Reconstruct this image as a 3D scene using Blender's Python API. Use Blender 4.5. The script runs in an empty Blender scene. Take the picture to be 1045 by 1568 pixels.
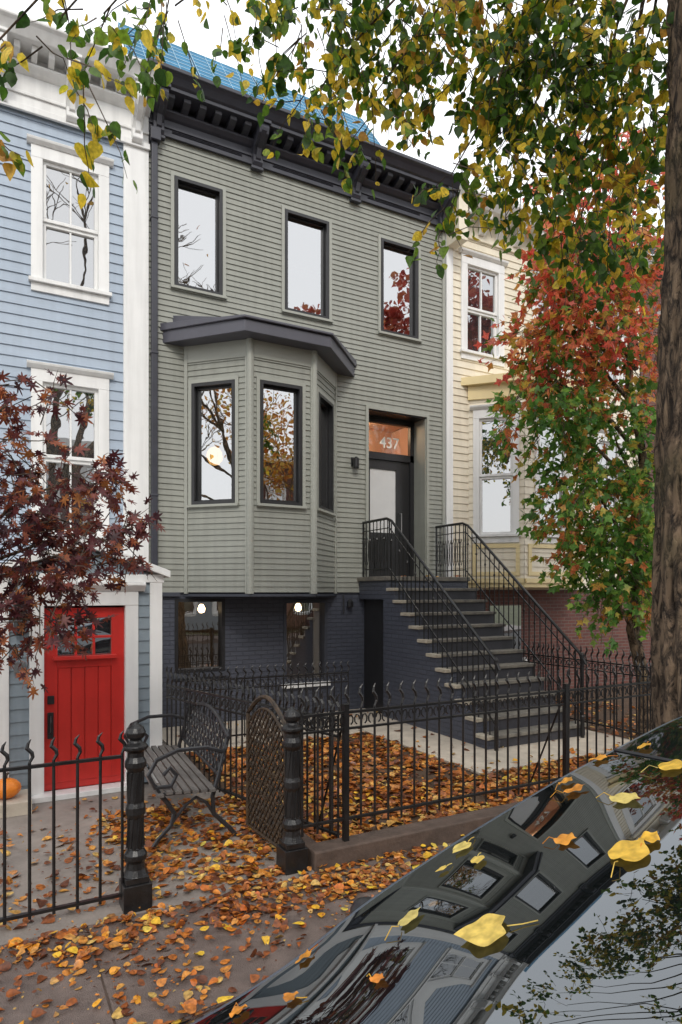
import bpy, math, random
import numpy as np
from mathutils import Vector, noise
random.seed(7); rng=np.random.default_rng(7)
S=bpy.context.scene
D=9.4   # facade distance from camera, facade plane is y=0

# ------------------------------------------------------------------ materials
def nt(name):
    m=bpy.data.materials.new(name); m.use_nodes=True
    n=m.node_tree.nodes; l=m.node_tree.links
    return m,n,l,n['Principled BSDF']
def pm(name,c,rough=.6,var=.15,ns=3,bump=.15,bs=60,metal=0,spec=.5,stretch=(1,1,1),c2=None,coat=0,grime=0):
    m,n,l,b=nt(name)
    tc=n.new('ShaderNodeTexCoord'); mp=n.new('ShaderNodeMapping'); mp.inputs['Scale'].default_value=stretch
    l.new(tc.outputs['Object'],mp.inputs['Vector'])
    a=n.new('ShaderNodeTexNoise'); a.inputs['Scale'].default_value=ns; a.inputs['Detail'].default_value=8; a.inputs['Roughness'].default_value=.65
    l.new(mp.outputs[0],a.inputs['Vector'])
    r=n.new('ShaderNodeValToRGB'); r.color_ramp.elements[0].position=.3; r.color_ramp.elements[1].position=.7
    lo=c2 if c2 else [x*(1-var) for x in c]; hi=c if c2 else [min(1,x*(1+var)) for x in c]
    r.color_ramp.elements[0].color=(*lo,1); r.color_ramp.elements[1].color=(*hi,1)
    l.new(a.outputs['Fac'],r.inputs[0]); col=r.outputs[0]
    if grime>0:
        m2=n.new('ShaderNodeMapping'); m2.inputs['Scale'].default_value=(7,7,.5); l.new(tc.outputs['Object'],m2.inputs['Vector'])
        g=n.new('ShaderNodeTexNoise'); g.inputs['Scale'].default_value=1.5; g.inputs['Detail'].default_value=7; l.new(m2.outputs[0],g.inputs['Vector'])
        mr=n.new('ShaderNodeMapRange'); mr.inputs['From Min'].default_value=.35; mr.inputs['From Max'].default_value=.6; mr.inputs['To Min'].default_value=1-grime; mr.inputs['To Max'].default_value=1
        l.new(g.outputs['Fac'],mr.inputs['Value'])
        sc=n.new('ShaderNodeVectorMath'); sc.operation='SCALE'; l.new(col,sc.inputs[0]); l.new(mr.outputs[0],sc.inputs['Scale']); col=sc.outputs[0]
    l.new(col,b.inputs['Base Color'])
    if bump>0:
        q=n.new('ShaderNodeTexNoise'); q.inputs['Scale'].default_value=bs; q.inputs['Detail'].default_value=6
        l.new(mp.outputs[0],q.inputs['Vector'])
        bu=n.new('ShaderNodeBump'); bu.inputs['Strength'].default_value=bump; bu.inputs['Distance'].default_value=.01
        l.new(q.outputs['Fac'],bu.inputs['Height']); l.new(bu.outputs[0],b.inputs['Normal'])
    b.inputs['Roughness'].default_value=rough; b.inputs['Metallic'].default_value=metal
    b.inputs['Specular IOR Level'].default_value=spec; b.inputs['Coat Weight'].default_value=coat
    return m
def brickmat(name,c,c2,mortar,bump=.6,rough=.6):
    m,n,l,b=nt(name)
    tc=n.new('ShaderNodeTexCoord'); sp=n.new('ShaderNodeSeparateXYZ'); l.new(tc.outputs['Object'],sp.inputs[0])
    ad=n.new('ShaderNodeMath'); l.new(sp.outputs[0],ad.inputs[0]); l.new(sp.outputs[1],ad.inputs[1])
    cb=n.new('ShaderNodeCombineXYZ'); l.new(ad.outputs[0],cb.inputs[0]); l.new(sp.outputs[2],cb.inputs[1])
    br=n.new('ShaderNodeTexBrick'); l.new(cb.outputs[0],br.inputs['Vector'])
    br.inputs['Scale'].default_value=1; br.inputs['Brick Width'].default_value=.2; br.inputs['Row Height'].default_value=.066
    br.inputs['Mortar Size'].default_value=.006; br.inputs['Mortar Smooth'].default_value=.4
    br.inputs['Color1'].default_value=(*c,1); br.inputs['Color2'].default_value=(*c2,1); br.inputs['Mortar'].default_value=(*mortar,1)
    l.new(br.outputs['Color'],b.inputs['Base Color'])
    no=n.new('ShaderNodeTexNoise'); no.inputs['Scale'].default_value=40; l.new(tc.outputs['Object'],no.inputs['Vector'])
    mx=n.new('ShaderNodeMath'); mx.operation='MULTIPLY_ADD'; l.new(no.outputs['Fac'],mx.inputs[0]); mx.inputs[1].default_value=-.4; l.new(br.outputs['Fac'],mx.inputs[2])
    bu=n.new('ShaderNodeBump'); bu.invert=True; bu.inputs['Strength'].default_value=bump; bu.inputs['Distance'].default_value=.01
    l.new(mx.outputs[0],bu.inputs['Height']); l.new(bu.outputs[0],b.inputs['Normal']); b.inputs['Roughness'].default_value=rough
    return m
def glassmat(name,refl,base=None,rough=.01,wob=.0,tint=(1,1,1),blend=.35,mx_=1):
    m,n,l,b=nt(name); n.remove(b); out=n['Material Output']
    g=n.new('ShaderNodeBsdfGlossy'); g.inputs['Roughness'].default_value=rough; g.inputs['Color'].default_value=(*tint,1)
    if base is None:
        t=n.new('ShaderNodeBsdfTransparent'); t.inputs['Color'].default_value=(.8,.8,.8,1)
    else:
        t=n.new('ShaderNodeBsdfDiffuse'); t.inputs['Color'].default_value=(*base,1)
    lw=n.new('ShaderNodeLayerWeight'); lw.inputs['Blend'].default_value=blend
    ma=n.new('ShaderNodeMapRange'); ma.inputs['To Min'].default_value=refl; ma.inputs['To Max'].default_value=mx_
    l.new(lw.outputs['Fresnel'],ma.inputs['Value'])
    mx=n.new('ShaderNodeMixShader'); l.new(ma.outputs[0],mx.inputs[0]); l.new(t.outputs[0],mx.inputs[1]); l.new(g.outputs[0],mx.inputs[2])
    l.new(mx.outputs[0],out.inputs['Surface'])
    if wob>0:
        tc=n.new('ShaderNodeTexCoord'); q=n.new('ShaderNodeTexNoise'); q.inputs['Scale'].default_value=2.5; l.new(tc.outputs['Object'],q.inputs['Vector'])
        bu=n.new('ShaderNodeBump'); bu.inputs['Strength'].default_value=wob; bu.inputs['Distance'].default_value=.02
        l.new(q.outputs['Fac'],bu.inputs['Height']); l.new(bu.outputs[0],g.inputs['Normal'])
    return m
def leafmat(name,stops,trans=.35,rough=.5,lo=.65,hi=1.25):
    m,n,l,b=nt(name); out=n['Material Output']
    g=n.new('ShaderNodeNewGeometry'); r=n.new('ShaderNodeValToRGB')
    cr=r.color_ramp
    cr.elements[0].position=stops[0][0]; cr.elements[0].color=(*stops[0][1],1)
    cr.elements[1].position=stops[-1][0]; cr.elements[1].color=(*stops[-1][1],1)
    for p,c in stops[1:-1]:
        e=cr.elements.new(p); e.color=(*c,1)
    tc=n.new('ShaderNodeTexCoord')
    sl=n.new('ShaderNodeTexNoise'); sl.inputs['Scale'].default_value=1.1; sl.inputs['Detail'].default_value=3; l.new(tc.outputs['Object'],sl.inputs['Vector'])
    ma=n.new('ShaderNodeMath'); ma.operation='MULTIPLY_ADD'; l.new(sl.outputs['Fac'],ma.inputs[0]); ma.inputs[1].default_value=1.5; ma.inputs[2].default_value=-.75
    m2=n.new('ShaderNodeMath'); m2.operation='ADD'; m2.use_clamp=True; l.new(g.outputs['Random Per Island'],m2.inputs[0]); l.new(ma.outputs[0],m2.inputs[1])
    l.new(m2.outputs[0],r.inputs[0])
    q=n.new('ShaderNodeTexNoise'); q.inputs['Scale'].default_value=45; l.new(tc.outputs['Object'],q.inputs['Vector'])
    mr=n.new('ShaderNodeMapRange'); mr.inputs['From Min'].default_value=.3; mr.inputs['From Max'].default_value=.7; mr.inputs['To Min'].default_value=lo; mr.inputs['To Max'].default_value=hi
    l.new(q.outputs['Fac'],mr.inputs['Value'])
    mu=n.new('ShaderNodeVectorMath'); mu.operation='SCALE'; l.new(r.outputs[0],mu.inputs[0]); l.new(mr.outputs[0],mu.inputs['Scale'])
    l.new(mu.outputs[0],b.inputs['Base Color']); b.inputs['Roughness'].default_value=rough
    t=n.new('ShaderNodeBsdfTranslucent'); l.new(mu.outputs[0],t.inputs['Color'])
    mx=n.new('ShaderNodeMixShader'); mx.inputs[0].default_value=trans
    l.new(b.outputs[0],mx.inputs[1]); l.new(t.outputs[0],mx.inputs[2]); l.new(mx.outputs[0],out.inputs['Surface'])
    return m
def emis(name,c,s,base=(.5,.5,.5)):
    m,n,l,b=nt(name); b.inputs['Base Color'].default_value=(*base,1)
    b.inputs['Emission Color'].default_value=(*c,1); b.inputs['Emission Strength'].default_value=s
    return m

M=dict(
 gray=pm('sage_gray_siding',(.283,.29,.255),.5,.07,1.3,.1,40,stretch=(.4,.4,3),grime=.12),
 graytrim=pm('gray_trim',(.33,.338,.30),.5,.05,2,.05),
 char=pm('charcoal_paint',(.040,.041,.054),.4,.2,4,.05),
 eave=pm('eave_metal',(.085,.085,.105),.4,.1,3,.03),
 black=pm('black_frame',(.02,.02,.022),.35,.2,4,.03),
 iron=pm('wrought_iron',(.011,.0105,.011),.35,.5,12,.25,90),
 rust=pm('rusty_iron',(.075,.045,.022),.55,.6,18,.4,90,c2=(.016,.013,.011)),
 slate=brickmat('slate_painted_brick',(.062,.068,.092),(.07,.077,.102),(.048,.053,.072),1,.5),
 slatep=pm('slate_paint',(.05,.055,.072),.5,.12,4,.2,30),
 brick=brickmat('red_brick',(.16,.06,.045),(.11,.042,.035),(.16,.14,.125),.5,.8),
 blue=pm('blue_siding',(.36,.43,.52),.5,.05,1.2,.08,40,stretch=(.4,.4,3),grime=.08),
 bluegray=pm('bluegray_siding',(.23,.28,.32),.5,.07,1.2,.08,40,grime=.15),
 white=pm('white_paint',(.81,.81,.8),.45,.035,2.5,.05,30,grime=.1),
 cream=pm('cream_siding',(.77,.70,.56),.5,.05,1.5,.08,40,grime=.08),
 yellow=pm('yellow_trim',(.77,.63,.34),.5,.05,2,.05),
 red=pm('red_door_paint',(.60,.032,.025),.35,.1,2.5,.08,30,grime=.12),
 glass=glassmat('window_glass',.46,None,wob=.06),
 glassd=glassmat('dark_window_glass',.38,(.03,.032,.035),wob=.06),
 glassl=glassmat('low_window_glass',.33,None,wob=.05),
 glasst=glassmat('transom_glass',.03,None,wob=.02,mx_=.5),
 door_glass=pm('frosted_glass',(.6,.6,.6),.2,.05,3,0),
 numeral=pm('numeral_vinyl',(.85,.85,.8),.4,.05,3,0),
 lamp=emis('lamp_globe',(1,.52,.13),1.5,(.1,.06,.02)),
 halllamp=emis('hall_lamp',(1,.74,.45),70),
 roomfill=emis('room_fill_globe',(1,.7,.38),14),  # glow for added fill globes, not fixtures of the basement
 hall=pm('hall_wall',(.74,.5,.4),.7,.08,2,0),
 inside=pm('interior_wall',(.38,.3,.22),.8,.1,2,0),
 insidef=pm('interior_floor',(.16,.09,.05),.5,.2,4,0),
 stone=pm('step_stone',(.22,.2,.165),.75,.3,7,.4,50,c2=(.08,.076,.07)),
 stonee=pm('step_end_stone',(.5,.45,.36),.75,.3,9,.4,50,c2=(.3,.26,.2)),
 riser=pm('riser_paint',(.036,.036,.044),.6,.2,6,.2),
 conc=pm('concrete_path',(.56,.49,.40),.8,.15,4,.25,70,c2=(.38,.33,.27)),
 concg=pm('yard_concrete',(.3,.26,.23),.6,.2,3,.3,60,c2=(.16,.14,.125)),
 curb=pm('brown_curb',(.085,.058,.045),.75,.35,8,.5,40),
 walk=pm('sidewalk_surface',(.2,.155,.135),.42,.3,5,.8,150,c2=(.08,.06,.053)),
 asphalt=pm('asphalt',(.05,.05,.052),.8,.2,5,.4,120),
 soil=pm('soil',(.07,.04,.022),.9,.4,9,.6,60),
 earth=pm('earth',(.09,.1,.05),.9,.3,.3,.1),
 panel=pm('solar_cells',(.03,.16,.29),.55,.3,3,0,spec=.15),
 panelline=pm('panel_lines',(.32,.5,.62),.4,.1,3,0,spec=.2),
 roof=pm('roofing',(.12,.12,.12),.8,.2,3,.2),
 bench=pm('bench_paint',(.022,.022,.025),.4,.3,8,.2,60),
 slat=pm('weathered_slat',(.17,.155,.145),.6,.3,5,.4,30,stretch=(6,.7,6),c2=(.07,.064,.06)),
 bark=None,
 pump=pm('pumpkin_skin',(.75,.22,.02),.45,.15,6,.1),
 rubber=pm('tyre',(.015,.015,.015),.8,.1,8,.1),
 rim=pm('rim',(.35,.35,.36),.3,.05,8,0,metal=.9),
 carpaint=glassmat('black_car_paint',.06,(.006,.006,.008),.03,0,(.9,.92,1),.3,.9),
 wind=glassmat('windscreen',.17,(.004,.005,.005),.006,.015,(.87,.92,.97),.3,.95),
 pillarsky=pm('pillar_sky_sheen',(.22,.27,.34),.3,.05,6,0,metal=.7),  # blue-grey colour stands in for sky reflected along the pillar edge
 twig=pm('twig_bark',(.07,.05,.035),.8,.3,20,.2),
)
def barkmat(name,c1,c2,green):
    m,n,l,b=nt(name)
    tc=n.new('ShaderNodeTexCoord'); mp=n.new('ShaderNodeMapping'); mp.inputs['Scale'].default_value=(1,1,.33)
    l.new(tc.outputs['Object'],mp.inputs['Vector'])
    a=n.new('ShaderNodeTexNoise'); a.inputs['Scale'].default_value=16; a.inputs['Detail'].default_value=10; a.inputs['Roughness'].default_value=.7; a.inputs['Distortion'].default_value=1
    l.new(mp.outputs[0],a.inputs['Vector'])
    v=n.new('ShaderNodeTexVoronoi'); v.feature='DISTANCE_TO_EDGE'; v.inputs['Scale'].default_value=12
    mix=n.new('ShaderNodeVectorMath'); mix.operation='ADD'
    sc=n.new('ShaderNodeVectorMath'); sc.operation='SCALE'; sc.inputs['Scale'].default_value=.15; l.new(a.outputs['Color'],sc.inputs[0])
    l.new(mp.outputs[0],mix.inputs[0]); l.new(sc.outputs[0],mix.inputs[1]); l.new(mix.outputs[0],v.inputs['Vector'])
    h=n.new('ShaderNodeMath'); h.operation='MULTIPLY_ADD'; l.new(v.outputs['Distance'],h.inputs[0]); h.inputs[1].default_value=1.8; l.new(a.outputs['Fac'],h.inputs[2])
    r=n.new('ShaderNodeValToRGB'); r.color_ramp.elements[0].position=.5; r.color_ramp.elements[1].position=.95
    r.color_ramp.elements[0].color=(*c1,1); r.color_ramp.elements[1].color=(*c2,1); l.new(h.outputs[0],r.inputs[0])
    g=n.new('ShaderNodeTexNoise'); g.inputs['Scale'].default_value=1.6; g.inputs['Detail'].default_value=5; l.new(tc.outputs['Object'],g.inputs['Vector'])
    gr=n.new('ShaderNodeMapRange'); gr.inputs['From Min'].default_value=.5; gr.inputs['From Max'].default_value=.7; gr.inputs['To Max'].default_value=.6; l.new(g.outputs['Fac'],gr.inputs['Value'])
    gm=n.new('ShaderNodeMath'); gm.operation='MULTIPLY'; l.new(gr.outputs[0],gm.inputs[0]); l.new(h.outputs[0],gm.inputs[1])
    mc=n.new('ShaderNodeMix'); mc.data_type='RGBA'; mc.clamp_factor=True; l.new(gm.outputs[0],mc.inputs[0]); l.new(r.outputs[0],mc.inputs[6]); mc.inputs[7].default_value=(*green,1)
    l.new(mc.outputs[2],b.inputs['Base Color']); b.inputs['Roughness'].default_value=.9
    bu=n.new('ShaderNodeBump'); bu.inputs['Strength'].default_value=1; bu.inputs['Distance'].default_value=.08; l.new(h.outputs[0],bu.inputs['Height']); l.new(bu.outputs[0],b.inputs['Normal'])
    return m
M['bark']=barkmat('bark',(.035,.022,.014),(.42,.29,.185),(.17,.155,.05))

# ------------------------------------------------------------------ mesh builder
class Fr:
    def __init__(s,O,U,N): s.O=O; s.U=U; s.N=N
    def p(s,a,n,z): return (s.O[0]+a*s.U[0]+n*s.N[0], s.O[1]+a*s.U[1]+n*s.N[1], z)
W0=Fr((0,0),(1,0),(0,-1))
class MB:
    def __init__(s): s.v=[];s.f=[];s.mi=[];s.mats=[]
    def m(s,mat):
        if mat not in s.mats: s.mats.append(mat)
        return s.mats.index(mat)
    def face(s,pts,mat):
        i=len(s.v); s.v+=list(pts); s.f.append(tuple(range(i,i+len(pts)))); s.mi.append(s.m(mat))
    def box(s,fr,a0,a1,n0,n1,z0,z1,mat):
        i=len(s.v); k=s.m(mat)
        s.v+=[fr.p(a,n,z) for z in (z0,z1) for n in (n0,n1) for a in (a0,a1)]
        for q in ((0,1,3,2),(4,6,7,5),(0,4,5,1),(2,3,7,6),(0,2,6,4),(1,5,7,3)):
            s.f.append(tuple(i+j for j in q)); s.mi.append(k)
    def ring(s,fr,a0,a1,z0,z1,w,n0,n1,mat):
        s.box(fr,a0,a1,n0,n1,z1-w,z1,mat); s.box(fr,a0,a1,n0,n1,z0,z0+w,mat)
        s.box(fr,a0,a0+w,n0,n1,z0+w,z1-w,mat); s.box(fr,a1-w,a1,n0,n1,z0+w,z1-w,mat)
    def prism(s,fr,a0,a1,prof,mat):
        i=len(s.v); k=s.m(mat); n=len(prof)
        s.v+=[fr.p(a0,*q) for q in prof]+[fr.p(a1,*q) for q in prof]
        for j in range(n):
            s.f.append((i+j,i+(j+1)%n,i+n+(j+1)%n,i+n+j)); s.mi.append(k)
        s.f.append(tuple(i+j for j in range(n))); s.mi.append(k)
        s.f.append(tuple(i+n+j for j in reversed(range(n)))); s.mi.append(k)
    def vprism(s,poly,z0,z1,mat,z1s=None):
        i=len(s.v); k=s.m(mat); n=len(poly)
        s.v+=[(x,y,z0) for x,y in poly]+[(x,y,(z1s[j] if z1s else z1)) for j,(x,y) in enumerate(poly)]
        for j in range(n):
            s.f.append((i+j,i+(j+1)%n,i+n+(j+1)%n,i+n+j)); s.mi.append(k)
        s.f.append(tuple(i+j for j in reversed(range(n)))); s.mi.append(k)
        s.f.append(tuple(i+n+j for j in range(n))); s.mi.append(k)
    def tube(s,pts,r,mat,sides=6,cap=True):
        k=s.m(mat); P=[Vector(p) for p in pts]; n=len(P); i0=len(s.v)
        if not hasattr(r,'__len__'): r=[r]*n
        ref=None
        for j in range(n):
            t=(P[min(j+1,n-1)]-P[max(j-1,0)])
            if t.length<1e-9: t=Vector((0,0,1))
            t.normalize()
            if ref is None: ref=Vector((0,0,1)) if abs(t.z)<.9 else Vector((1,0,0))
            u=t.cross(ref)
            if u.length<1e-4: u=t.cross(Vector((0,1,.1)))
            u.normalize(); w=t.cross(u); ref=u.cross(t); 
            for q in range(sides):
                a=2*math.pi*(q+.5)/sides
                s.v.append(tuple(P[j]+(u*math.cos(a)+w*math.sin(a))*r[j]))
        for j in range(n-1):
            for q in range(sides):
                a=i0+j*sides+q; b=i0+j*sides+(q+1)%sides
                s.f.append((a,b,b+sides,a+sides)); s.mi.append(k)
        if cap:
            s.f.append(tuple(i0+q for q in range(sides))); s.mi.append(k)
            s.f.append(tuple(i0+(n-1)*sides+q for q in range(sides))); s.mi.append(k)
    def lathe(s,x,y,prof,mat,sides=12,sq=None):
        k=s.m(mat); i0=len(s.v)
        for r,z in prof:
            for q in range(sides):
                a=2*math.pi*(q+.5)/sides; s.v.append((x+r*math.cos(a),y+r*math.sin(a),z))
        for j in range(len(prof)-1):
            for q in range(sides):
                a=i0+j*sides+q; b=i0+j*sides+(q+1)%sides
                s.f.append((a,b,b+sides,a+sides)); s.mi.append(k)
        s.f.append(tuple(i0+q for q in range(sides))); s.mi.append(k)
        s.f.append(tuple(i0+(len(prof)-1)*sides+q for q in range(sides))); s.mi.append(k)
    def obj(s,name,parent=None,bevel=0,smooth=False):
        me=bpy.data.meshes.new(name); me.from_pydata(s.v,[],s.f)
        for m in s.mats: me.materials.append(m)
        me.polygons.foreach_set('material_index',s.mi)
        if smooth: me.polygons.foreach_set('use_smooth',[True]*len(s.f))
        me.update(); o=bpy.data.objects.new(name,me); S.collection.objects.link(o)
        if parent: o.parent=parent
        if bevel:
            b=o.modifiers.new('bevel','BEVEL'); b.width=bevel; b.segments=2; b.limit_method='ANGLE'
        return o
def empty(name):
    o=bpy.data.objects.new(name,None); S.collection.objects.link(o); o.empty_display_size=.2; return o

def siding(mb,fr,a0,a1,z0,z1,holes,mat,c=.1,lip=.014):
    z=z0
    while z<z1-1e-4:
        zt=min(z+c,z1)
        cuts=sorted({z,zt}|{h[k] for h in holes for k in (2,3) if z<h[k]<zt})
        for za,zb in zip(cuts[:-1],cuts[1:]):
            mid=(za+zb)/2
            iv=[(a0,a1)]
            for h in holes:
                if h[2]<mid<h[3]:
                    nv=[]
                    for s,e in iv:
                        if h[1]<=s or h[0]>=e: nv.append((s,e)); continue
                        if h[0]>s: nv.append((s,h[0]))
                        if h[1]<e: nv.append((h[1],e))
                    iv=nv
            na=lip*(1-(za-z)/c); nb=lip*(1-(zb-z)/c)
            for s,e in iv:
                segs=[s]; 
                while e-segs[-1]>2.2: segs.append(segs[-1]+random.uniform(1.0,2.0))
                segs.append(e)
                for s1,e1 in zip(segs[:-1],segs[1:]):
                    j=random.uniform(-.0012,.0012)
                    mb.face([fr.p(s1,na+j,za),fr.p(e1,na+j,za),fr.p(e1,nb+j*.3,zb),fr.p(s1,nb+j*.3,zb)],mat)
                    if za==z: mb.face([fr.p(s1,-.004,za),fr.p(e1,-.004,za),fr.p(e1,na+j,za),fr.p(s1,na+j,za)],mat)
        z=zt

def modern_window(par,fr,a0,a1,z0,z1,glass,nm='window'):
    mb=MB()
    mb.ring(fr,a0-.055,a1+.055,z0-.055,z1+.055,.05,-.02,.024,M['graytrim'])
    mb.ring(fr,a0,a1,z0,z1,.045,-.16,.03,M['black'])
    mb.ring(fr,a0+.047,a1-.047,z0+.047,z1-.047,.025,-.12,-.05,M['black'])
    mb.box(fr,a0-.06,a1+.06,.026,.06,z0-.04,z0-.005,M['graytrim'])
    mb.face([fr.p(a0+.05,-.08,z0+.05),fr.p(a1-.05,-.08,z0+.05),fr.p(a1-.05,-.08,z1-.05),fr.p(a0+.05,-.08,z1-.05)],glass)
    mb.obj(nm,par)
def classic_window(par,fr,a0,a1,z0,z1,trim,munt=True,nm='window',tw=.14):
    mb=MB()
    mb.box(fr,a0-tw,a0,-.05,.035,z0,z1,trim); mb.box(fr,a1,a1+tw,-.05,.035,z0,z1,trim)
    mb.box(fr,a0-tw,a1+tw,-.05,.037,z1,z1+.16,trim)
    mb.prism(fr,a0-tw-.05,a1+tw+.05,[(0,z1+.16),(.05,z1+.16),(.09,z1+.2),(.1,z1+.23),(0,z1+.25)],trim)
    mb.box(fr,a0-tw-.03,a1+tw+.03,-.05,.08,z0-.05,z0,trim); mb.box(fr,a0-tw,a1+tw,-.05,.036,z0-.16,z0-.052,trim)
    zm=(z0+z1)/2
    mb.ring(fr,a0,a1,zm,z1,.045,-.07,-.01,trim); mb.ring(fr,a0,a1,z0,zm-.001,.045,-.1,-.035,trim)
    if munt:
        am=(a0+a1)/2
        mb.box(fr,am-.012,am+.012,-.05,-.02,zm+.045,z1-.045,trim); mb.box(fr,am-.012,am+.012,-.08,-.045,z0+.045,zm-.046,trim)
    mb.face([fr.p(a0,-.045,zm),fr.p(a1,-.045,zm),fr.p(a1,-.045,z1),fr.p(a0,-.045,z1)],M['glassd'])
    mb.face([fr.p(a0,-.075,z0),fr.p(a1,-.075,z0),fr.p(a1,-.075,zm),fr.p(a0,-.075,zm)],M['glassd'])
    mb.obj(nm,par,bevel=.004)

# ------------------------------------------------------------------ GRAY HOUSE
H=empty('gray_row_house')
X0,X1=1.98,7.16
ZB=1.95; ZF=8.47
wins=[(2.34,3.05),(4.06,4.83),(5.82,6.58)]
holes=[(a-.01,b+.01,6.34,7.94) for a,b in wins]
holes.append((5.56,6.77,2.2,5.03))
holes.append((2.5,4.95,ZB,5.5))
mb=MB(); siding(mb,W0,X0,X1,ZB,ZF,holes,M['gray'],.082,.014)
mb.box(W0,X0,X0+.05,-9,-.01,0,9.0,M['roof']); mb.box(W0,X1-.05,X1,-9,-.01,0,9.0,M['roof'])
mb.box(W0,X0+.05,X1-.05,-9,-8.9,0,9.0,M['roof'])
mb.obj('siding_walls',H)
mb=MB(); mb.box(W0,X0+.05,X1-.05,-8.9,-.02,8.95,9.04,M['roof'])
mb.obj('roof',H)
mb=MB()
for z in (2.05,5.6): mb.box(W0,X0+.05,X1-.05,-8.9,-.17,z,z+.12,M['insidef'])
mb.box(W0,X0+.05,X1-.05,-3.6,-3.5,0,9,M['inside'])
mb.box(W0,5.2,5.28,-3.5,-.2,2.17,5.6,M['inside'])
mb.obj('interior',H)
mb=MB(); mb.box(W0,5.3,7.1,-1.7,-1.65,2.18,5.2,M['hall']); mb.box(W0,5.3,7.1,-1.64,-.52,5.15,5.2,M['hall']); mb.box(W0,5.285,5.3,-1.64,-.52,2.18,5.14,M['hall']); mb.box(W0,7.09,7.105,-1.64,-.52,2.18,5.14,M['hall'])
mb.lathe(6.0,1.05,[(.02,4.9),(.06,4.93),(.075,4.99),(.05,5.05),(.02,5.07)],M['halllamp'],14); mb.tube([(6,1.05,5.07),(6,1.05,5.15)],.01,M['black'],5)
mb.obj('hallway',H)
for a,b in wins: modern_window(H,W0,a,b,6.35,7.93,M['glass'])
mb=MB()
mb.box(W0,X1-.06,X1,.0,.03,ZB,ZF,M['graytrim'])
mb.box(W0,X0+.1,2.42,.0,.035,ZB-.06,ZB+.0,M['slatep'])
mb.obj('corner_trim',H,bevel=.003)
# bay
FL=(2.495,0); BL=(3.218,-.723); BR=(4.214,-.723); FRr=(4.96,0)
def frame(p,q):
    L=math.dist(p,q); U=((q[0]-p[0])/L,(q[1]-p[1])/L); N=(U[1],-U[0]); return Fr(p,U,N),L
f1,L1=frame(FL,BL); f2,L2=frame(BL,BR); f3,L3=frame(BR,FRr)
mb=MB(); mt=MB()
bw={0:(.12,.80),1:(.15,.80),2:(.16,.86)}
for i,(f,L) in enumerate(((f1,L1),(f2,L2),(f3,L3))):
    a,b=bw[i]; siding(mb,f,0,L,ZB,5.56,[(a-.01,b+.01,3.2,4.96)],M['gray'],.082,.013)
    modern_window(H,f,a,b,3.21,4.95,M['glass'],'bay_window')
    wl=.05; wr=.06
    mt.box(f,-.015 if i else 0,wl,-.02,.027,ZB-.02,5.5,M['graytrim']); mt.box(f,L-wr,L+.015 if i<2 else L,-.02,.027,ZB-.02,5.5,M['graytrim'])
    mt.box(f,wl,L-wr,.0,.023,5.26,5.5,M['graytrim'])
for c in (BL,BR): mt.lathe(c[0],c[1]-.008,[(.05,ZB-.02),(.05,5.5)],M['graytrim'],10)
mb.obj('bay_siding',H); mt.obj('bay_trim',H)
mb=MB()
mb.vprism([(2.47,.02),(3.2,-.76),(4.23,-.76),(4.99,.02)],ZB-.06,ZB-.022,M['slatep'])
mb.obj('bay_base',H)
mb=MB()
poly=[(2.16,.01),(3.05,-.99),(4.36,-.99),(5.33,.01)]
mb.vprism(poly,5.5,0,M['eave'],[5.72,5.66,5.66,5.72])
poly2=[(2.12,.012),(3.03,-1.03),(4.38,-1.03),(5.37,.012)]
mb.vprism(poly2,5.67,0,M['eave'],[5.78,5.705,5.705,5.78])
poly3=[(2.3,.014),(3.1,-.9),(4.3,-.9),(5.2,.014)]
mb.vprism(poly3,5.70,0,M['eave'],[5.93,5.72,5.72,5.93])
mb.obj('bay_roof',H,bevel=.008)
mb=MB(); mb.lathe(3.25,1.0,[(.02,4.03),(.08,4.05),(.125,4.12),(.135,4.18),(.12,4.25),(.07,4.31),(.02,4.33)],M['lamp'],20); mb.tube([(3.25,1,4.33),(3.25,1,5.6)],.008,M['black'],5)
for q in range(8):
    a=q*math.pi/4; mb.tube([(3.25+.02*math.cos(a),1+.02*math.sin(a),4.33),(3.25+.135*math.cos(a),1+.135*math.sin(a),4.24),(3.25+.142*math.cos(a),1+.142*math.sin(a),4.16),(3.25+.09*math.cos(a),1+.09*math.sin(a),4.04)],.004,M['black'],4)
mb.obj('pendant_lamp',H,smooth=True)
# entry recess
mb=MB()
a0,a1=5.57,6.76
mb.box(W0,a0,a0+.02,-.5,.0,2.2,5.02,M['gray']); mb.box(W0,a1-.02,a1,-.5,.0,2.2,5.02,M['gray'])
mb.box(W0,a0,a1,-.5,.0,5.0,5.02,M['black'])
mb.ring(W0,a0-.05,a1+.05,2.15,5.07,.05,-.02,.03,M['graytrim'])
mb.box(W0,a0+.02,a1-.02,-.42,-.34,4.92,5.0,M['black']); mb.box(W0,a0+.02,a1-.02,-.42,-.34,4.28,4.4,M['black'])
mb.box(W0,a0+.02,a0+.1,-.42,-.34,2.2,4.92,M['black']); mb.box(W0,a1-.1,a1-.02,-.42,-.34,2.2,4.92,M['black'])
mb.face([W0.p(a0+.1,-.39,4.4),W0.p(a1-.1,-.39,4.4),W0.p(a1-.1,-.39,4.92),W0.p(a0+.1,-.39,4.92)],M['glasst'])
mb.box(W0,a0+.1,a0+.27,-.44,-.38,2.22,4.28,M['black']); mb.box(W0,6.38,a1-.1,-.44,-.38,2.22,4.28,M['black'])
mb.box(W0,a0+.27,6.38,-.44,-.38,4.12,4.28,M['black']); mb.box(W0,a0+.27,6.38,-.44,-.38,2.22,3.0,M['black'])
mb.box(W0,a0+.27,6.38,-.425,-.40,3.0,4.12,M['door_glass'])
mb.ring(W0,a0+.36,6.30,2.35,2.9,.03,-.385,-.36,M['black'])
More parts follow.
